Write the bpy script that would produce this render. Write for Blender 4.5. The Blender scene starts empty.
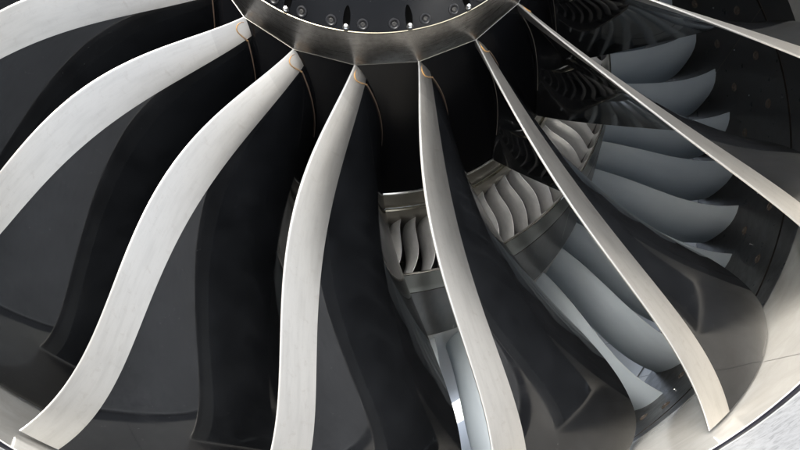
import bpy, bmesh, math, random
from math import sin, cos, pi, radians, exp, comb, atan2, hypot
from mathutils import Matrix, Vector
random.seed(7)

# ------------------------------------------------------------------ camera, sky, sun, exposure
S = 0.45            # one hub radius in metres
H = 2.40            # height of the engine axis over the apron
SC = bpy.context.scene
COL = SC.collection
R = [[0.99419818, 0.09213582, -0.05550656],
     [-0.10504889, 0.94262362, -0.31689973],
     [0.02312398, 0.32089204, 0.94683345]]
C = (-0.2338, -2.9408, 3.0649)
cd = bpy.data.cameras.new('camera')
cd.sensor_width = 36.0
cd.lens = 650.6 / 800 * 36
cd.clip_start = 0.02
cd.clip_end = 3000
cam = bpy.data.objects.new('camera', cd)
COL.objects.link(cam)
M = Matrix(((1, 0, 0), (0, 0, -1), (0, 1, 0)))       # engine x, y, z(to viewer) -> world
Rw = M @ Matrix(R)
cam.matrix_world = Matrix.Translation((C[0]*S, -C[2]*S, C[1]*S + H)) @ Rw.to_4x4()
SC.camera = cam

SUN_EL, SUN_AZ = radians(25), radians(200)           # azimuth clockwise from +Y; behind the camera, behind thin cloud
world = bpy.data.worlds.new('World')
SC.world = world
world.use_nodes = True
wn = world.node_tree
bg = wn.nodes['Background']
sky = wn.nodes.new('ShaderNodeTexSky')
sky.sky_type = 'NISHITA'
sky.sun_disc = False
sky.sun_elevation = SUN_EL
sky.sun_rotation = SUN_AZ
sky.air_density = 1.0
sky.dust_density = 1.5
sky.ozone_density = 2.0
hs = wn.nodes.new('ShaderNodeHueSaturation')         # thin cloud takes most of the blue out of the sky
hs.inputs['Saturation'].default_value = 0.44
wn.links.new(sky.outputs[0], hs.inputs['Color'])
wn.links.new(hs.outputs[0], bg.inputs[0])
bg.inputs[1].default_value = 0.14
sd = bpy.data.lights.new('sun', 'SUN')
sd.energy = 1.5
sd.angle = radians(28)
sd.color = (1.0, 0.985, 0.965)
sun = bpy.data.objects.new('sun', sd)
COL.objects.link(sun)
dvec = Vector((sin(SUN_AZ)*cos(SUN_EL), cos(SUN_AZ)*cos(SUN_EL), sin(SUN_EL)))
sun.rotation_euler = (-dvec).to_track_quat('-Z', 'Y').to_euler()
sun.location = dvec * 30
SC.view_settings.view_transform = 'Standard'
SC.view_settings.look = 'None'
SC.view_settings.exposure = 1.88
SC.view_settings.gamma = 1.0
SC.view_settings.use_curve_mapping = False
SC.cycles.max_bounces = 10
SC.cycles.glossy_bounces = 6
SC.cycles.diffuse_bounces = 5

# ------------------------------------------------------------------ materials
def mat(name, base, rough, metal=0.0, spec=0.5, coat=0.0, aniso=0.0):
    m = bpy.data.materials.new(name)
    m.use_nodes = True
    b = m.node_tree.nodes['Principled BSDF']
    b.inputs['Base Color'].default_value = (*base, 1)
    b.inputs['Roughness'].default_value = rough
    b.inputs['Metallic'].default_value = metal
    b.inputs['Specular IOR Level'].default_value = spec
    b.inputs['Coat Weight'].default_value = coat
    b.inputs['Coat Roughness'].default_value = 0.04
    return m

def N(m, t, **kw):
    n = m.node_tree.nodes.new(t)
    for k, v in kw.items():
        if k in n.inputs: n.inputs[k].default_value = v
        else: setattr(n, k, v)
    return n

def L(m, a, b): m.node_tree.links.new(a, b)

def coords(m, scale, uv=True):
    tc = N(m, 'ShaderNodeTexCoord')
    mp = N(m, 'ShaderNodeMapping')
    mp.inputs['Scale'].default_value = scale
    L(m, tc.outputs['UV' if uv else 'Object'], mp.inputs['Vector'])
    return mp.outputs[0]

def ramp(m, src, stops):
    r = N(m, 'ShaderNodeValToRGB')
    e = r.color_ramp.elements
    while len(e) < len(stops): e.new(0.5)
    for el, (p, c) in zip(e, stops):
        el.position = p
        el.color = (*c, 1) if isinstance(c, tuple) else (c, c, c, 1)
    L(m, src, r.inputs[0])
    return r.outputs[0]

def noise(m, vec, scale, detail=4, rough=0.55, dist=0.0):
    n = N(m, 'ShaderNodeTexNoise')
    n.inputs['Scale'].default_value = scale
    n.inputs['Detail'].default_value = detail
    n.inputs['Roughness'].default_value = rough
    n.inputs['Distortion'].default_value = dist
    L(m, vec, n.inputs['Vector'])
    return n.outputs['Fac']

def mixc(m, fac, a, b, mode='MIX'):
    n = N(m, 'ShaderNodeMix', data_type='RGBA', blend_type=mode)
    for i, v in ((0, fac), (6, a), (7, b)):
        if hasattr(v, 'links'): L(m, v, n.inputs[i])
        elif isinstance(v, tuple): n.inputs[i].default_value = (*v, 1)
        else: n.inputs[i].default_value = v
    return n.outputs[2]

def bump(m, src, strength, dist=0.001):
    b = N(m, 'ShaderNodeBump')
    b.inputs['Strength'].default_value = strength
    b.inputs['Distance'].default_value = dist
    L(m, src, b.inputs['Height'])
    L(m, b.outputs[0], m.node_tree.nodes['Principled BSDF'].inputs['Normal'])
    return b

def setin(m, name, src): L(m, src, m.node_tree.nodes['Principled BSDF'].inputs[name])

def m_composite():
    m = mat('black_composite', (0.008, 0.009, 0.011), 0.07, spec=0.58)
    v = coords(m, (1, 1, 1), uv=False)
    dust = noise(m, v, 5.5, 5, 0.6)
    speck = noise(m, v, 330, 2, 0.5)
    sp = ramp(m, speck, [(0.735, 0.0), (0.775, 0.8)])
    base = mixc(m, ramp(m, dust, [(0.35, 0.0), (0.75, 1.0)]), (0.0042, 0.0045, 0.0051), (0.0100, 0.0107, 0.0120))
    setin(m, 'Base Color', mixc(m, sp, base, (0.09, 0.09, 0.085)))
    setin(m, 'Roughness', ramp(m, noise(m, coords(m, (1, 1, 3.5), uv=False), 4.5, 7, 0.65, 0.8), [(0.35, 0.04), (0.60, 0.09), (0.72, 0.20)]))
    bump(m, noise(m, v, 5.0, 2, 0.35), 0.20, 0.004)
    return m

def m_sheath():
    m = mat('bare_titanium', (0.72, 0.71, 0.69), 0.36, metal=1.0)
    v = coords(m, (1, 1, 1))
    a = noise(m, coords(m, (1.4, 14, 1)), 3.0, 6, 0.6)
    b = noise(m, coords(m, (1.0, 1.0, 1)), 26.0, 5, 0.65, 0.6)
    c = ramp(m, a, [(0.25, (0.60, 0.578, 0.54)), (0.55, (0.675, 0.652, 0.612)), (0.85, (0.62, 0.595, 0.555))])
    c2 = mixc(m, ramp(m, b, [(0.56, 0.0), (0.78, 0.5)]), c, (0.52, 0.48, 0.435))
    sep = N(m, 'ShaderNodeSeparateXYZ')
    L(m, v, sep.inputs[0])
    c2 = mixc(m, ramp(m, sep.outputs['X'], [(0.196, 0.20), (0.199, 0.0)]), c2, (0.36, 0.345, 0.33))
    scr = noise(m, coords(m, (2.2, 1.1, 1)), 55, 2, 0.5, 2.5)
    setin(m, 'Base Color', mixc(m, ramp(m, scr, [(0.70, 0.0), (0.76, 0.45)]), c2, (0.42, 0.39, 0.36)))
    setin(m, 'Roughness', ramp(m, a, [(0.3, 0.37), (0.7, 0.41)]))
    bump(m, b, 0.035, 0.0005)
    return m

def m_ring():          # turned metal around the axis: u runs round, v along the axis
    m = mat('turned_titanium', (0.42, 0.38, 0.34), 0.30, metal=1.0)
    a = noise(m, coords(m, (0.5, 60, 1)), 6.0, 5, 0.6)
    b = noise(m, coords(m, (3, 3, 1)), 9.0, 5, 0.6)
    c = ramp(m, b, [(0.3, (0.30, 0.29, 0.28)), (0.7, (0.43, 0.42, 0.405))])
    sc = noise(m, coords(m, (2, 2, 1)), 60, 2, 0.5, 3)
    setin(m, 'Base Color', mixc(m, ramp(m, sc, [(0.72, 0.0), (0.76, 0.6)]), c, (0.70, 0.68, 0.64)))
    setin(m, 'Roughness', ramp(m, a, [(0.3, 0.24), (0.7, 0.36)]))
    bump(m, a, 0.06, 0.0005)
    return m

def m_rub():           # bright metal track round the blade tips
    m = mat('blade_track_metal', (0.62, 0.60, 0.55), 0.2, metal=0.08, coat=0.5)
    a = noise(m, coords(m, (0.35, 14, 1)), 5.0, 6, 0.6)
    b = noise(m, coords(m, (1, 1.4, 1)), 4.0, 6, 0.65, 0.8)
    c = ramp(m, b, [(0.3, (0.50, 0.47, 0.415)), (0.7, (0.60, 0.57, 0.51))])
    setin(m, 'Base Color', c)
    setin(m, 'Roughness', ramp(m, a, [(0.3, 0.14), (0.75, 0.22)]))
    bump(m, b, 0.06, 0.003)
    return m

def m_barrel():
    m = mat('inlet_barrel_liner', (0.72, 0.73, 0.74), 0.35, spec=0.5)
    a = noise(m, coords(m, (2.4, 5, 1)), 5.0, 8, 0.72, 1.6)
    b = noise(m, coords(m, (1.2, 5, 1)), 30.0, 5, 0.7)
    c = ramp(m, a, [(0.42, (0.44, 0.445, 0.45)), (0.52, (0.38, 0.385, 0.39)), (0.64, (0.22, 0.225, 0.23))])
    setin(m, 'Base Color', mixc(m, ramp(m, b, [(0.5, 0.0), (0.75, 0.15)]), c, (0.35, 0.355, 0.36)))
    return m

def m_vane():
    m = mat('grey_vane_paint', (0.20, 0.235, 0.265), 0.6, spec=0.22)
    v = coords(m, (1, 1, 1), uv=False)
    c = ramp(m, noise(m, v, 6.0, 5), [(0.3, (0.55, 0.61, 0.655)), (0.75, (0.60, 0.66, 0.70))])
    setin(m, 'Base Color', c)
    setin(m, 'Roughness', ramp(m, noise(m, v, 30, 4), [(0.3, 0.52), (0.7, 0.66)]))
    return m

def m_stator():
    m = mat('core_stator_metal', (0.74, 0.73, 0.72), 0.33, metal=0.8)
    v = coords(m, (1, 1, 1), uv=False)
    c = ramp(m, noise(m, v, 45, 5, 0.7), [(0.3, (0.80, 0.80, 0.795)), (0.7, (0.93, 0.925, 0.915))])
    setin(m, 'Base Color', c)
    return m

def m_liner():
    m = mat('dark_case_liner', (0.022, 0.019, 0.017), 0.33, spec=0.45)
    a = noise(m, coords(m, (1, 1, 1)), 7.0, 6, 0.65)
    c = ramp(m, a, [(0.3, (0.014, 0.0115, 0.0095)), (0.7, (0.030, 0.025, 0.021))])
    sp = noise(m, coords(m, (1, 1, 1)), 160, 2)
    setin(m, 'Base Color', mixc(m, ramp(m, sp, [(0.74, 0.0), (0.79, 1.0)]), c, (0.16, 0.14, 0.12)))
    setin(m, 'Roughness', ramp(m, a, [(0.3, 0.25), (0.7, 0.42)]))
    return m

def m_fairing():       # brown varnished fairing behind the splitter
    m = mat('brown_fairing', (0.06, 0.05, 0.045), 0.28, spec=0.6)
    a = noise(m, coords(m, (6, 1.2, 1)), 5.0, 6, 0.6)
    setin(m, 'Base Color', ramp(m, a, [(0.3, (0.024, 0.018, 0.014)), (0.7, (0.062, 0.048, 0.038))]))
    return m

def m_spinner():
    m = mat('black_spinner_paint', (0.018, 0.019, 0.022), 0.22, spec=0.14)
    v = coords(m, (1, 1, 1), uv=False)
    sp = noise(m, v, 260, 2)
    c = ramp(m, noise(m, v, 6, 4), [(0.3, (0.004, 0.0043, 0.005)), (0.7, (0.007, 0.0075, 0.009))])
    setin(m, 'Base Color', mixc(m, ramp(m, sp, [(0.76, 0.0), (0.80, 1.0)]), c, (0.22, 0.22, 0.21)))
    bump(m, noise(m, v, 300, 2), 0.1, 0.0004)
    return m

def m_sealant():
    m = mat('orange_sealant', (0.55, 0.27, 0.06), 0.5)
    v = coords(m, (1, 1, 1), uv=False)
    setin(m, 'Base Color', ramp(m, noise(m, v, 60, 4), [(0.35, (0.46, 0.24, 0.06)), (0.50, (0.30, 0.18, 0.08)), (0.65, (0.17, 0.12, 0.085))]))
    return m

def m_ground():
    m = mat('concrete_apron', (0.45, 0.44, 0.42), 0.85, spec=0.3)
    v = coords(m, (1, 1, 1), uv=False)
    a = noise(m, v, 0.8, 8, 0.6)
    b = noise(m, v, 40, 6, 0.7)
    c = ramp(m, a, [(0.3, (0.41, 0.435, 0.47)), (0.7, (0.51, 0.54, 0.58))])
    setin(m, 'Base Color', mixc(m, ramp(m, b, [(0.35, 0.0), (0.8, 0.5)]), c, (0.33, 0.33, 0.33)))
    bump(m, b, 0.3, 0.004)
    return m

BLACK, SHEATH, RING, RUB, BARREL = m_composite(), m_sheath(), m_ring(), m_rub(), m_barrel()
VANE, STATOR, LINER, FAIRING, SPIN = m_vane(), m_stator(), m_liner(), m_fairing(), m_spinner()
SEAL, GROUND = m_sealant(), m_ground()
SEAMC = mat('seam_compound', (0.22, 0.19, 0.16), 0.4)
SEALB = mat('brown_sealant', (0.10, 0.068, 0.048), 0.45)
PLAT = mat('platform_black', (0.004, 0.0042, 0.005), 0.16, spec=0.28)
GOLD = mat('gold_rim_edge', (0.40, 0.37, 0.29), 0.22, metal=1.0)
STEEL = mat('bright_steel', (0.82, 0.82, 0.80), 0.18, metal=1.0)
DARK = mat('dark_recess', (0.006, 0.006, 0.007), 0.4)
DARKMET = mat('dark_bolt_metal', (0.06, 0.057, 0.053), 0.35, metal=0.6)
SLOTSHADE = mat('slot_shade_black', (0.002, 0.002, 0.002), 0.9, spec=0.0)  # unreflecting black: recess shade of the bolt slots put into the colour
BROWN = mat('brown_plug', (0.115, 0.085, 0.062), 0.42)
LIPMET = mat('polished_lip', (0.70, 0.70, 0.69), 0.12, metal=1.0)
SPLIT = mat('splitter_metal', (0.29, 0.28, 0.25), 0.3, metal=1.0)
STRIP = mat('strip_metal', (0.74, 0.74, 0.72), 0.34, metal=0.5)
DUCT = mat('bright_duct_metal', (0.84, 0.83, 0.80), 0.3, metal=0.12)
COWL = mat('cowl_paint', (0.72, 0.73, 0.74), 0.3, spec=0.5)
GAP = mat('seal_ring_rubber', (0.012, 0.012, 0.018), 0.35)

# ------------------------------------------------------------------ helpers
def P(r, th, z):
    """cylindrical engine coordinates (th from straight down, towards +x) -> local metres"""
    return (S*r*sin(th), -S*z, -S*r*cos(th))

def mesh(name, verts, faces, m, uvs=None, smooth=True, sharp=None):
    me = bpy.data.meshes.new(name)
    me.from_pydata(verts, [], faces)
    me.materials.append(m)
    if uvs:
        uv = me.uv_layers.new(name='UVMap')
        for lp in me.loops: uv.data[lp.index].uv = uvs[lp.vertex_index]
    bm = bmesh.new(); bm.from_mesh(me)
    bmesh.ops.recalc_face_normals(bm, faces=bm.faces)
    bm.to_mesh(me); bm.free()
    if smooth:
        me.polygons.foreach_set('use_smooth', [True]*len(me.polygons))
        me.set_sharp_from_angle(angle=radians(sharp if sharp else 38))
    return me

def obj(name, me, parent=None, rot=None):
    o = bpy.data.objects.new(name, me)
    COL.objects.link(o)
    if parent is not None: o.parent = parent
    if rot is not None: o.rotation_euler = (0, rot, 0)
    return o

def thing(name, label, cat, loc):
    o = bpy.data.objects.new(name, None)
    COL.objects.link(o)
    o.location = loc
    o['label'] = label
    o['category'] = cat
    return o

def grid(nu, nv, f, wrap_u=False, wrap_v=False, off=0):
    vs = [f(i, j) for j in range(nv) for i in range(nu)]
    fs = []
    for j in range(nv if wrap_v else nv-1):
        for i in range(nu if wrap_u else nu-1):
            a, b = i, (i+1) % nu
            c, d = j, (j+1) % nv
            fs.append((off+c*nu+a, off+c*nu+b, off+d*nu+b, off+d*nu+a))
    return vs, fs

def revolve(name, prof, m, th0=0.0, th1=2*pi, n=144, closed=False, smooth=True, sharp=30):
    """sweep (r, z) profile round the axis; closed = profile is a loop (gives thickness)"""
    full = abs(th1-th0-2*pi) < 1e-6
    nu = n if full else n+1
    np_ = len(prof)
    ln = [0]
    for a, b in zip(prof, prof[1:]): ln.append(ln[-1]+hypot(a[0]-b[0], a[1]-b[1]))
    vs, fs = grid(nu, np_, lambda i, j: P(prof[j][0], th0+(th1-th0)*i/n, prof[j][1]), wrap_u=full, wrap_v=closed)
    rm = sum(p[0] for p in prof)/np_
    uvs = [((th0+(th1-th0)*i/n)*rm, ln[j]) for j in range(np_) for i in range(nu)]
    if closed and not full:
        fs.append(tuple(j*nu for j in range(np_)))
        fs.append(tuple(j*nu+nu-1 for j in range(np_)))
    return mesh(name, vs, fs, m, uvs, smooth, sharp)

def tube(name, pts, rad, m, seg=8):
    vs, fs = [], []
    n = len(pts)
    for k, p in enumerate(pts):
        p = Vector(p)
        t = (Vector(pts[min(k+1, n-1)]) - Vector(pts[max(k-1, 0)])).normalized()
        a = t.orthogonal().normalized() if k == 0 else (prev - t*prev.dot(t)).normalized()
        prev = a
        b = t.cross(a)
        r = rad[k] if isinstance(rad, list) else rad
        for s in range(seg): vs.append(tuple(p + r*(a*cos(2*pi*s/seg) + b*sin(2*pi*s/seg))))
    for k in range(n-1):
        for s in range(seg):
            fs.append((k*seg+s, k*seg+(s+1) % seg, (k+1)*seg+(s+1) % seg, (k+1)*seg+s))
    fs.append(tuple(range(seg))[::-1]); fs.append(tuple((n-1)*seg+s for s in range(seg)))
    return mesh(name, vs, fs, m)

def lathe(name, prof, centre, axis, m, seg=16, squash=None):
    """small turned part: prof = [(radius, height)] about axis at centre (metres)"""
    ax = Vector(axis).normalized()
    a = Vector((0, 1, 0)).cross(ax)
    a = a.normalized() if a.length > 1e-4 else Vector((1, 0, 0))
    b = ax.cross(a)
    c = Vector(centre)
    vs = []
    for r, h in prof:
        for s in range(seg):
            q = 2*pi*s/seg
            vs.append(tuple(c + ax*h + r*(a*cos(q)*(squash or 1) + b*sin(q))))
    fs = [(j*seg+s, j*seg+(s+1) % seg, (j+1)*seg+(s+1) % seg, (j+1)*seg+s) for j in range(len(prof)-1) for s in range(seg)]
    fs.append(tuple(range(seg))[::-1]); fs.append(tuple((len(prof)-1)*seg+s for s in range(seg)))
    return mesh(name, vs, fs, m)

def bern(v, t):
    n = len(v)-1
    return sum(comb(n, i)*t**i*(1-t)**(n-i)*v[i] for i in range(n+1))

def lerp(tab, t):
    if t <= tab[0][0]: return tab[0][1]
    for (a, x), (b, y) in zip(tab, tab[1:]):
        if t <= b: return x+(y-x)*(t-a)/(b-a)
    return tab[-1][1]

def smooth_tab(tab, t):
    """cubic through the table (Catmull tangents)"""
    n = len(tab)
    if t <= tab[0][0]: return tab[0][1]
    if t >= tab[-1][0]: return tab[-1][1]
    sl = [(tab[i+1][1]-tab[i][1])/(tab[i+1][0]-tab[i][0]) for i in range(n-1)]
    tg = [sl[0]]+[(sl[i-1]+sl[i])/2 for i in range(1, n-1)]+[sl[-1]]
    for i in range(n-1):
        a, x = tab[i]; b, y = tab[i+1]
        if t <= b:
            h = b-a; q = (t-a)/h
            return (2*q**3-3*q*q+1)*x+(q**3-2*q*q+q)*h*tg[i]+(-2*q**3+3*q*q)*y+(q**3-q*q)*h*tg[i+1]

# ------------------------------------------------------------------ ground
g = 400
gm = mesh('apron', [(-g, -g, 0), (g, -g, 0), (g, g, 0), (-g, g, 0)], [(0, 1, 2, 3)], GROUND, smooth=False)
ground = obj('ground', gm)
ground['kind'] = 'structure'

AX = (0, 0, H)

# ------------------------------------------------------------------ inlet cowl
cowl = thing('inlet_cowl', 'pale inlet duct wall curving round the fan, streaked and scuffed, at the lower corners', 'engine cowl', AX)
RC = 3.345
obj('duct_wall', revolve('duct_wall', [(RC, 0.085), (RC, 0.6), (RC, 1.2), (RC-.01, 1.6), (RC-.01, 1.85)], BARREL, n=180), cowl)
lip = [(RC-.01, 1.85)]
for k in range(0, 19):
    a = pi*k/18
    lip.append((RC+.20-.21*cos(a), 1.9+.42*sin(a)))
lip.append((RC+.42, 1.85))
obj('inlet_lip', revolve('inlet_lip', lip, LIPMET, n=180), cowl)
obj('outer_skin', revolve('outer_skin', [(RC+.42, 1.85), (RC+.60, 1.0), (RC+.72, 0), (RC+.78, -1.5), (RC+.74, -3.5), (RC+.50, -5.5), (RC+.12, -7), (2.93, -8.02)], COWL, n=144), cowl)
obj('seal_ring', revolve('seal_ring', [(RC+.004, 0.085), (RC+.010, 0.075), (RC+.010, 0.005), (RC+.004, -0.005)], GAP, n=220), cowl)
obj('seal_edge', revolve('seal_edge', [(RC-.001, 0.105), (RC-.003, 0.100), (RC-.003, 0.090), (RC+.006, 0.0845)], STRIP, n=220), cowl)

# ------------------------------------------------------------------ fan case
case = thing('fan_case', 'fan case around the blade tips, bright metal track in front and dark bolted liner behind', 'fan case', AX)
def rc(z): return lerp([(0, RC), (1.1, RC), (2.7, 3.545), (4.0, 3.60), (6.5, 3.6)], -z)
obj('blade_track', revolve('blade_track', [(RC+.010, -0.006), (RC, -0.012), (RC, -0.4), (RC, -0.8), (rc(-1.1), -1.1), (rc(-1.285), -1.285), (rc(-1.285)+.02, -1.29)], RUB, n=240), case)
obj('dark_band', revolve('dark_band', [(rc(-1.29)+.02, -1.29), (rc(-1.29)+.004, -1.292), (rc(-1.63)+.004, -1.63), (rc(-1.63)+.025, -1.635)], LINER, n=240), case)
obj('seam_ring', revolve('seam_ring', [(rc(-1.63)+.012, -1.63), (rc(-1.65)+.012, -1.65)], BROWN, n=240), case)
ts = revolve('track_line', [(RC+.004, -.02), (RC-.0012, -.022), (RC-.0012, -1.27), (RC+.004, -1.272)], DARKMET, radians(35.55), radians(35.6), n=2)  # thin dark axial strip lying on the track
for k in range(6): obj('track_line', ts, case, rot=-radians(60*k))
pan0 = None
for k in range(6):
    a0 = radians(95.35+60*k)
    if pan0 is None:
        pan0 = revolve('liner_panel', [(rc(-1.655)+.02, -1.65), (rc(-1.655), -1.655), (rc(-2.1), -2.1), (rc(-2.7), -2.7), (rc(-3.66), -3.66), (rc(-3.66)+.03, -3.67)], LINER, radians(.06), radians(59.94), n=44)
    obj('liner_panel', pan0, case, rot=-a0)
obj('panel_backing', revolve('panel_backing', [(rc(-1.6)+.025, -1.6), (rc(-2.7)+.02, -2.7), (rc(-3.7)+.022, -3.7)], BROWN, n=120), case)
obj('aft_duct', revolve('aft_duct', [(rc(-3.7)+.004, -3.69), (3.60, -3.705), (3.60, -4.0), (3.58, -4.6), (3.40, -6.0), (2.90, -8.0)], DUCT, n=144), case)
sm1 = revolve('duct_seam', [(3.598, -3.72), (3.596, -4.0), (3.576, -4.6), (3.396, -6.0)], SPLIT, 0, radians(.12), n=1)
for k in range(36): obj('duct_seam', sm1, case, rot=-radians(5+10*k))
for z0 in (-4.05, -4.5):
    obj('duct_joint', revolve('duct_joint', [(3.597, z0+.012), (3.592, z0+.008), (3.590, z0-.008), (3.592, z0-.012)], SPLIT, n=144), case)
pl = [lathe('liner_bolt', [(0.0190, 0), (0.0185, 0.003), (0.0140, 0.004), (0.0130, 0.0015), (0.0085, 0.0015), (0.0070, 0.0035), (0.0030, 0.0038)],
            P(rc(z)-.001, 0, z), (0, 0, 1), BROWN, 14) for z in (-1.96, -2.48)]
for k in range(44):
    for q, zz in enumerate((0, 1)):
        obj('liner_bolt', pl[q], case, rot=-radians(66.2+360/44*k + (-.4 if q else 0)))
for k in range(44):
    if k == 0:
        st = lathe('rivet', [(0.0035, 0), (0.003, .0015), (.001, .0022)], P(rc(-2.2), 0, -2.25), (0, 0, 1), STEEL, 8)
    obj('rivet', st, case, rot=-radians(70.3+360/44*k))

# ------------------------------------------------------------------ bypass guide vanes and their inner ring
ogv = thing('guide_vane_ring', 'ring of blue-grey guide vanes behind the fan on a brown inner fairing', 'guide vane ring', AX)
OT = [1.143, 1.142, 1.056, 1.104]
OZ = [-2.726, -2.772, -2.776, -2.706]
R0, R1 = 2.042, 3.543
SEC = [(0, 0), (-.060, -.035), (-.102, -.085), (-.135, -.16), (-.155, -.27), (-.161, -.42), (-.157, -.56), (-.146, -.68), (-.126, -.78), (-.098, -.865), (-.066, -.935)]
def vane_geo(sec, t0, t1, nt, thick, zk):
    vs, nsec = [], len(sec)
    ring = []
    for j in range(nt):
        t = t0+(t1-t0)*j/(nt-1)
        r = R0+(R1-R0)*t
        th = bern(OT, min(max(t, 0), 1)); z0 = bern(OZ, min(max(t, 0), 1))
        # the trailing edge stands at a fixed station: chord shrinks where the leading edge sweeps back
        kz = (zk - z0)/(zk - (-2.706))
        row = []
        f = .60*max(0, 1-t)**.6                                   # flatter towards the root
        for s, dz in sec:
            flat = -.161*(1-exp(dz*4.5))/(1-exp(-.42*4.5)) if dz > -.42 else s
            row.append((s*(1-f)+flat*f, dz*kz))
        back = []
        for i in range(nsec-1, -1, -1):
            s, dz = row[i]
            u = i/(nsec-1)
            q = thick*(1.2*math.sqrt(u)*(1-u)*2 + .12) if thick > 0 else 0
            back.append((s+q+.004, dz-.004))
        allp = row+back
        rr_ = lambda dz: r + (rc(z0+dz)-rc(z0))*t if t > .5 else r
        for s, dz in allp: vs.append(P(rr_(dz), th+s/r, z0+dz))
    n = 2*nsec
    fs = [(j*n+i, j*n+(i+1) % n, (j+1)*n+(i+1) % n, (j+1)*n+i) for j in range(nt-1) for i in range(n)]
    fs.append(tuple(range(n))[::-1]); fs.append(tuple((nt-1)*n+i for i in range(n)))
    return vs, fs
vv, vf = vane_geo(SEC, -.02, 1.006, 30, .012, -3.66)
VM = mesh('outlet_guide_vane', vv, vf, VANE, sharp=50)
for k in range(44):
    a = -2*pi*k/44
    v = obj('outlet_guide_vane', VM, ogv, rot=a)
def ri(z): return lerp([(1.6, 1.9115), (2.0, 1.99), (2.4, 2.065), (2.65, 2.10), (3.2, 2.12), (4.2, 2.05), (7, 1.8)], -z)
obj('inner_fairing', revolve('inner_fairing', [(1.9115-.01, -1.605)]+[(ri(-z/100), -z/100) for z in range(161, 260, 12)]+[(ri(-2.60), -2.60), (ri(-2.6)-.012, -2.604)], FAIRING, n=168), ogv)
obj('vane_root_ring', revolve('vane_root_ring', [(ri(-2.6)-.01, -2.608), (ri(-2.615), -2.613), (2.107, -2.8), (2.14, -3.2), (2.22, -4.2), (2.45, -6), (2.58, -8)], DUCT, n=144), ogv)
for k in range(22):
    if k == 0:
        rb = revolve('fairing_seam', [(ri(-1.7)-.003, -1.66), (ri(-1.7)+.002, -1.665), (ri(-2.1)+.002, -2.1), (ri(-2.58)+.003, -2.58)], SPLIT, 0, radians(.35), n=2)
    if k % 2 == 0: obj('fairing_seam', rb, ogv, rot=-radians(12.5+360/22*k))

# ------------------------------------------------------------------ core inlet: splitter lip and curved stator vanes
core = thing('core_inlet', 'core inlet with thin bright lip and pale curved stator vanes behind the blade roots', 'core inlet', AX)
obj('splitter_lip', revolve('splitter_lip', [(1.812, -1.46), (1.815, -1.40), (1.822, -1.345), (1.829, -1.331), (1.8335, -1.328), (1.838, -1.331), (1.842, -1.338)], STEEL, n=240), core)
obj('splitter_ring', revolve('splitter_ring', [(1.8435, -1.34), (1.862, -1.42), (1.888, -1.51), (1.9095, -1.59), (1.9095, -1.60), (1.900, -1.604)], SPLIT, n=240), core)
obj('inner_shroud', revolve('inner_shroud', [(1.812, -1.462), (1.80, -1.7), (1.76, -2.2), (1.70, -2.8)], DARKMET, n=144), core)
obj('hub_wall', revolve('hub_wall', [(1.398, -1.215), (1.418, -1.26), (1.428, -1.30), (1.43, -1.5), (1.42, -2.1), (1.36, -2.8)], SPLIT, n=144), core)
obj('hub_wall_edge', revolve('hub_wall_edge', [(1.402, -1.213), (1.408, -1.207), (1.408, -1.200), (1.399, -1.196), (1.385, -1.20)], GOLD, n=180), core)
ST = [0.025, -0.012, 0.041, 0.002, -0.036]
SR0, SR1, SZ0, SZ1 = 1.426, 1.811, -1.327, -1.451
def stator():
    vs, nt = [], 18
    sec = [(0, 0), (-.021, -.022), (-.044, -.058), (-.063, -.105), (-.076, -.16), (-.082, -.22), (-.082, -.30)]
    for j in range(nt):
        t = -.02+1.04*j/(nt-1)
        r = SR0+(SR1-SR0)*t; z0 = SZ0+(SZ1-SZ0)*t; th = bern(ST, min(1, max(0, t)))
        row = [(s, dz) for s, dz in sec]
        back = [(s+.004+.010*math.sqrt(i/6)*(1-i/6)*2, dz-.003) for i, (s, dz) in reversed(list(enumerate(sec)))]
        for s, dz in row+back: vs.append(P(r, th+s/r, z0+dz))
    n = len(sec)*2
    fs = [(j*n+i, j*n+(i+1) % n, (j+1)*n+(i+1) % n, (j+1)*n+i) for j in range(nt-1) for i in range(n)]
    fs.append(tuple(range(n))[::-1]); fs.append(tuple((nt-1)*n+i for i in range(n)))
    return mesh('stator_vane', vs, fs, STATOR, sharp=60)
SM = stator()
for k in range(84): obj('stator_vane', SM, core, rot=-2*pi*k/84)
obj('passage_shade_cap', revolve('passage_shade_cap', [(1.30, -2.75), (1.9, -2.75)], DARK, n=72), core)  # flat black sheet across the core passage, standing in for its deep shade

# ------------------------------------------------------------------ fan rotor
rotor = thing('fan_rotor', 'fan rotor with glossy black curved blades, pale metal leading edges and black bolted spinner', 'fan rotor', AX)
PHI0 = 0.1479
D20 = 2*pi/18
RT, RTE = 3.327, 1.3457
LT = [0, -0.1074, -0.1595, -0.0665, -0.0185, -0.0778]
LZ = [0, -0.0021, 0.2684, -0.0527, -0.2173, -0.2321]
STH = [0.0651, -0.0107, -0.051, -0.0259, 0.0479, -0.0234]
SZ = [-0.0796, -0.107, -0.0253, -0.077, -0.3194, -0.3071]
TT = [0.0323, 0.2102, 0.2447, 0.2506, 0.3157, 0.2369]
TZ = [-0.9996, -1.1395, -1.0748, -0.9604, -0.8572, -0.9072]
DEL = [(0, -22), (.12, -8), (.3, 4), (.5, 16), (.7, 30), (1, 48)]
THK = [(0, .100), (.12, .075), (.3, .050), (.6, .032), (1, .018)]

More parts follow.
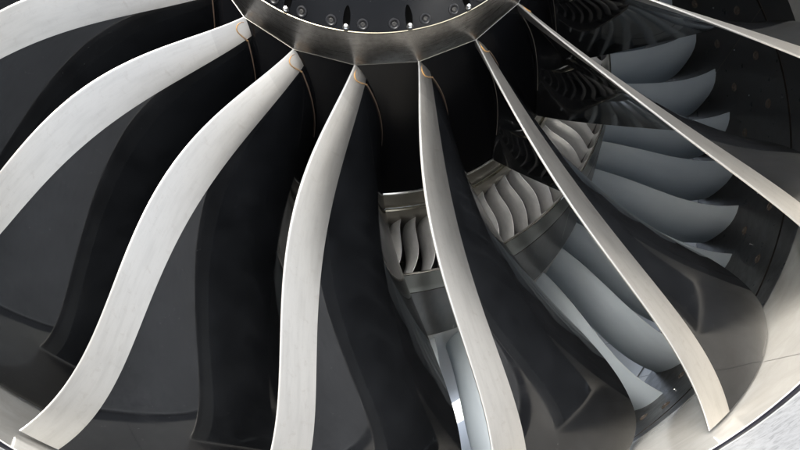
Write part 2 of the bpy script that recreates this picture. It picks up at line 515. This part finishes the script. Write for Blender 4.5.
class Section:
    """one chordwise cut of the blade: suction curve through leading edge, sheath line and trailing edge"""
    def __init__(s, t):
        tc = min(max(t, 0), 1)
        s.t = t
        s.r0 = 1+(RT-1)*t
        s.r2 = RTE+(RT-RTE)*t
        rm = s.rm = .5*(1+(RT-1)*tc + RTE+(RT-RTE)*tc)
        s.p0 = Vector((bern(LT, tc)*rm, bern(LZ, tc)))
        s.p1 = Vector((bern(STH, tc)*rm, bern(SZ, tc)))
        s.p2 = Vector((bern(TT, tc)*rm, bern(TZ, tc)))
        if t > .90: s.p2 = s.p2 + (s.p1-s.p2)*(.13*((t-.90)/.10)**3)    # rounded trailing tip corner
        s.L = (s.p2-s.p0).length
        d1 = (s.p1-s.p0); s.w = d1.length; d1.normalize()
        de = radians(smooth_tab(DEL, tc))
        d2 = Vector((sin(de), -cos(de)))
        s.c1 = s.p0 + d1*s.L*.36
        s.c2 = s.p2 - d2*s.L*.34
        s.tk = smooth_tab(THK, tc)
        # u at the sheath line
        lo, hi = 0, .6
        for _ in range(30):
            m = (lo+hi)/2
            if (s.q(m)-s.p0).length < s.w: lo = m
            else: hi = m
        s.us = lo
    def q(s, u):
        v = 1-u
        return s.p0*v**3 + s.c1*3*v*v*u + s.c2*3*v*u*u + s.p2*u**3
    def nrm(s, u):
        v = 1-u
        d = (s.c1-s.p0)*3*v*v + (s.c2-s.c1)*6*v*u + (s.p2-s.c2)*3*u*u
        return Vector((d.y, -d.x)).normalized()     # towards the pressure side
    def th_(s, u):
        T = 5*(.2969*math.sqrt(u)-.126*u-.3516*u*u+.2843*u**3-.1015*u**4)*1.02
        return s.tk*T + .006*(1-u)*min(1, u*30) + .004*u
    def to3(s, p, u):
        return P(s.r0+(s.r2-s.r0)*u, p.x/s.rm, p.y)
    def suc(s, u, off=0):
        return s.to3(s.q(u) - s.nrm(u)*off, u)
    def prs(s, u, off=0):
        return s.to3(s.q(u) + s.nrm(u)*(s.th_(u)+off), u)

NS = 90
TS = [-.03+1.03*j/(NS-1) for j in range(NS)]
SECS = [Section(t) for t in TS]
def chord_u(n): return [(.5-.5*cos(pi*i/n))**1.15 for i in range(n+1)]
CU = chord_u(44)
def blade_body():
    vs = []
    n = 2*len(CU)-2
    for s in SECS:
        for u in CU: vs.append(s.suc(u))
        for u in reversed(CU[1:-1]): vs.append(s.prs(u))
    fs = [(j*n+i, j*n+(i+1) % n, (j+1)*n+(i+1) % n, (j+1)*n+i) for j in range(NS-1) for i in range(n)]
    fs.append(tuple(range(n))[::-1])
    b = (NS-1)*n
    k = len(CU)-1
    fs.append((b, b+1, b+n-1))
    for i in range(1, k-1): fs.append((b+i, b+i+1, b+n-i-1, b+n-i))
    fs.append((b+k-1, b+k, b+k+1))
    return mesh('blade_body', vs, fs, BLACK, sharp=60)
def blade_sheath():
    vs, uvs = [], []
    off = .0030
    NA = 14
    rows = []
    for s in SECS:
        us = s.us; up = us*.80
        row = [s.suc(us, -.001)]
        for i in range(NA, 0, -1): row.append(s.suc(us*(i/NA)**1.3, off*min(1, 1.0)))
        # rounded nose
        p0 = s.q(0); nn = s.nrm(0); tt = Vector((nn.y, -nn.x))
        if tt.dot(s.c1-s.p0) > 0: tt = -tt
        for a in (0, .35, .7, 1.0):
            an = pi*a
            c = p0 + nn*.003
            w = .006
            row.append(s.to3(c - nn*w*cos(an) + tt*w*sin(an)*1.0, 0))
        for i in range(1, NA+1): row.append(s.prs(up*(i/NA)**1.3, off))
        row.append(s.prs(up, -.001))
        rows.append(row)
    n = len(rows[0])
    for j, row in enumerate(rows):
        vs += row
        uvs += [(TS[j]*2.3, i*.012) for i in range(n)]
    fs = [(j*n+i, j*n+i+1, (j+1)*n+i+1, (j+1)*n+i) for j in range(NS-1) for i in range(n-1)]
    b = (NS-1)*n
    for i in range(n//2-1):
        fs.append((b+i, b+i+1, b+n-2-i, b+n-1-i))
    return mesh('leading_edge_sheath', vs, fs, SHEATH, uvs, sharp=40)
BB, BS = blade_body(), blade_sheath()

# sealant bead: from the nose across the sheath root and down along the blade root
def root_pt(u, h, off=.004):
    s = Section(h)
    return s.suc(u, off)
us0 = Section(0).us
def spline(pts, n):
    out = []
    P4 = [pts[0]]+pts+[pts[-1]]
    for i in range(1, len(P4)-2):
        for k in range(n):
            q = k/n
            out.append(tuple(.5*((2*P4[i][c]) + (-P4[i-1][c]+P4[i+1][c])*q + (2*P4[i-1][c]-5*P4[i][c]+4*P4[i+1][c]-P4[i+2][c])*q*q
                       + (-P4[i-1][c]+3*P4[i][c]-3*P4[i+1][c]+P4[i+2][c])*q**3) for c in range(2)))
    return out+[pts[-1]]
path1 = spline([(.20, .006), (.15, .013), (.19, .022), (.34, .027), (.52, .026), (.72, .021), (.92, .015), (1.12, .009)], 5)
bead1 = [root_pt(us0*a, h, .0045) for a, h in path1]
bead2 = [root_pt(us0*1.12 + .46*k/14, .008-.003*k/14, .004) for k in range(15)]
bead3 = [Section(.005).prs(.02+.78*k/20, .002) for k in range(21)]
SB1 = tube('sealant_bead', bead1, [.0009+.0013*k/(len(bead1)-1)*1.0 for k in range(len(bead1))], SEAL)
SB2 = tube('root_sealant', bead2, [.0020-.00009*k for k in range(15)], SEALB)
SB3 = tube('root_seam', bead3, .0006, SEAMC)

# platform between two blades: front edge straight (chord), rear edge round
def platform():
    n, mrows = 10, 12
    def camb(zf):  # root camber line of the blade, angle at axial fraction
        best = None
        s = Section(0)
        u = 0
        for i in range(101):
            q = s.q(i/100) + s.nrm(i/100)*s.th_(i/100)*.5
            if best is None or abs(-q.y-zf) < best[0]: best = (abs(-q.y-zf), q.x/(1+.353*zf))
        return best[1]
    cb = [camb(j/(mrows-1)*.998) for j in range(mrows)]
    cb[0] = 0
    def f(i, j):
        zf = j/(mrows-1)*.998
        a = D20*i/n
        r = 1+.353*zf
        flat = cos(D20/2)/cos(a-D20/2)
        k = 1-zf*1.0
        return P(r*(1-(1-flat)*k), a+cb[j], -zf-.003)
    vs, fs = grid(n+1, mrows, f)
    base = len(vs)
    for i in range(n+1):
        a = D20*i/n
        vs.append(P(1.320, a+cb[-1], -1.004))
    for i in range(n):
        fs.append(((mrows-1)*(n+1)+i, (mrows-1)*(n+1)+i+1, base+i+1, base+i))
    return mesh('blade_platform', vs, fs, PLAT, sharp=30)
PM = platform()
for k in range(-6, 12):
    a = -(PHI0+D20*k)
    b = obj('fan_blade', BB, rotor, rot=a)
    obj('leading_edge_sheath', BS, b)
    obj('sealant_bead', SB1, b)
    obj('root_sealant', SB2, b)
    obj('root_seam', SB3, b)
    obj('blade_platform', PM, rotor, rot=a)
obj('platform_rear_edge', revolve('platform_rear_edge', [(1.3535, -0.990), (1.3610, -0.994), (1.3625, -1.006), (1.349, -1.016)], STEEL, n=180), rotor)
obj('rear_drum', revolve('rear_drum', [(1.350, -1.014), (1.366, -1.06), (1.384, -1.12), (1.392, -1.18), (1.388, -1.19), (1.30, -1.195)], SPLIT, n=144), rotor)

# faceted ring between spinner and blades
def hub_ring():
    n = 18*10
    rows = 7
    def f(i, j):
        a = PHI0 + 2*pi*i/n
        loc = (2*pi*i/n) % D20
        flat = cos(D20/2)/cos(loc-D20/2)
        t = j/(rows-1)
        r = .956+(1.0015-.956)*t + .006*sin(pi*t)
        z = .224*(1-t)
        k = t**2.0
        r *= 1-(1-flat)*k
        return P(r, a, z)
    vs, fs = grid(n, rows, f, wrap_u=True)
    uvs = [(2*pi*i/n, .25*j/(rows-1)) for j in range(rows) for i in range(n)]
    base = len(vs)
    for i in range(n):
        a = PHI0 + 2*pi*i/n
        loc = (2*pi*i/n) % D20
        vs.append(P(.97*cos(D20/2)/cos(loc-D20/2), a, -.004)); uvs.append((2*pi*i/n, .27))
    for i in range(n):
        fs.append(((rows-1)*n+i, (rows-1)*n+(i+1) % n, base+(i+1) % n, base+i))
    return mesh('hub_ring', vs, fs, RING, uvs, sharp=28)
obj('hub_ring', hub_ring(), rotor)
em = [P(1.0025*(1), 0, 0)]
def ring_edge():
    n = 180
    pts = []
    for i in range(n+1):
        a = PHI0+2*pi*i/n
        loc = (2*pi*i/n) % D20
        flat = cos(D20/2)/cos(loc-D20/2)
        pts.append(P(1.003*flat, a, .001))
    return tube('hub_ring_edge', pts, .0006, SPLIT, 6)
obj('hub_ring_edge', ring_edge(), rotor)
obj('spinner_rim', revolve('spinner_rim', [(.9556, .2270), (.9566, .2290), (.9556, .2308), (.9520, .2320)], GOLD, n=200), rotor)
SPT = [(.951, .232), (.930, .252), (.90, .281), (.80, .378), (.60, .565), (.40, .745), (.20, .905), (.08, .985), (.02, 1.005), (.001, 1.008)]
spinner = obj('spinner', revolve('spinner', SPT, SPIN, n=180), rotor)
# normal of the cone at the bolt circle
def cone(r): 
    for (a, za), (b, zb) in zip(SPT, SPT[1:]):
        if r >= b: return za+(zb-za)*(r-a)/(b-a)
nr = Vector((0, -(.70), -(.71))).normalized()   # outward from cone at th = 0 (local: -Y front, -Z down)
def slot():
    # countersunk slot as a black patch on the cone: recess shade painted, bolt at foot
    vs = []; n = 20
    r0, r1 = .946, .862
    for ring, (k, d) in enumerate(((1.0, .0012), (.9, .0004), (.86, .0002))):
        for i in range(n):
            a = 2*pi*i/n
            rr = (r0+r1)/2 + (r0-r1)/2*cos(a)*k
            ww = .0190*sin(a)*k*(.95+.15*cos(a))
            p = Vector(P(rr, ww/rr, cone(rr))) + nr*d
            vs.append(tuple(p))
    fs = [(j*n+i, j*n+(i+1) % n, (j+1)*n+(i+1) % n, (j+1)*n+i) for j in range(2) for i in range(n)]
    fs.append(tuple(2*n+i for i in range(n)))
    return mesh('slot_shade_patch', vs, fs, SLOTSHADE, sharp=60)
SLM = slot()
rb_ = .937
BC = Vector(P(rb_, 0, cone(rb_)))
axb = Vector((0, -1, -.35)).normalized()
BOLT = lathe('spinner_bolt', [(.0062, 0), (.0062, .0022), (.0047, .0026), (.0047, .0085), (.0036, .0098), (.0014, .0100)], BC-axb*.001, axb, STEEL, 12)
WASH = lathe('bolt_base', [(.0085, -.001), (.0085, .0010), (.0078, .0014), (.002, .0014)], BC+nr*.0006+Vector((0, .0005, -.0020)), nr, DARKMET, 6)
rh_ = .924
HC = Vector(P(rh_, 0, cone(rh_)))
HOLE = lathe('plug_ring', [(.0135, 0), (.0128, .0020), (.0100, .0026), (.0080, .0008), (.0030, .0004)], HC, nr, DARK, 20)
PLUG = lathe('plug', [(.0055, .0004), (.0052, .0022), (.0035, .0028), (.0030, .0018), (.0012, .0018)], HC, nr, DARKMET, 12)
for k in range(18):
    a = -radians(5.8+20*k)
    obj('slot_shade_patch', SLM, spinner, rot=a)
    obj('spinner_bolt', BOLT, spinner, rot=a)
    obj('bolt_base', WASH, spinner, rot=a)
    for d in (5.2, 15.1):
        obj('plug_ring', HOLE, spinner, rot=-radians(5.8+20*k+d))
        obj('plug', PLUG, spinner, rot=-radians(5.8+20*k+d))
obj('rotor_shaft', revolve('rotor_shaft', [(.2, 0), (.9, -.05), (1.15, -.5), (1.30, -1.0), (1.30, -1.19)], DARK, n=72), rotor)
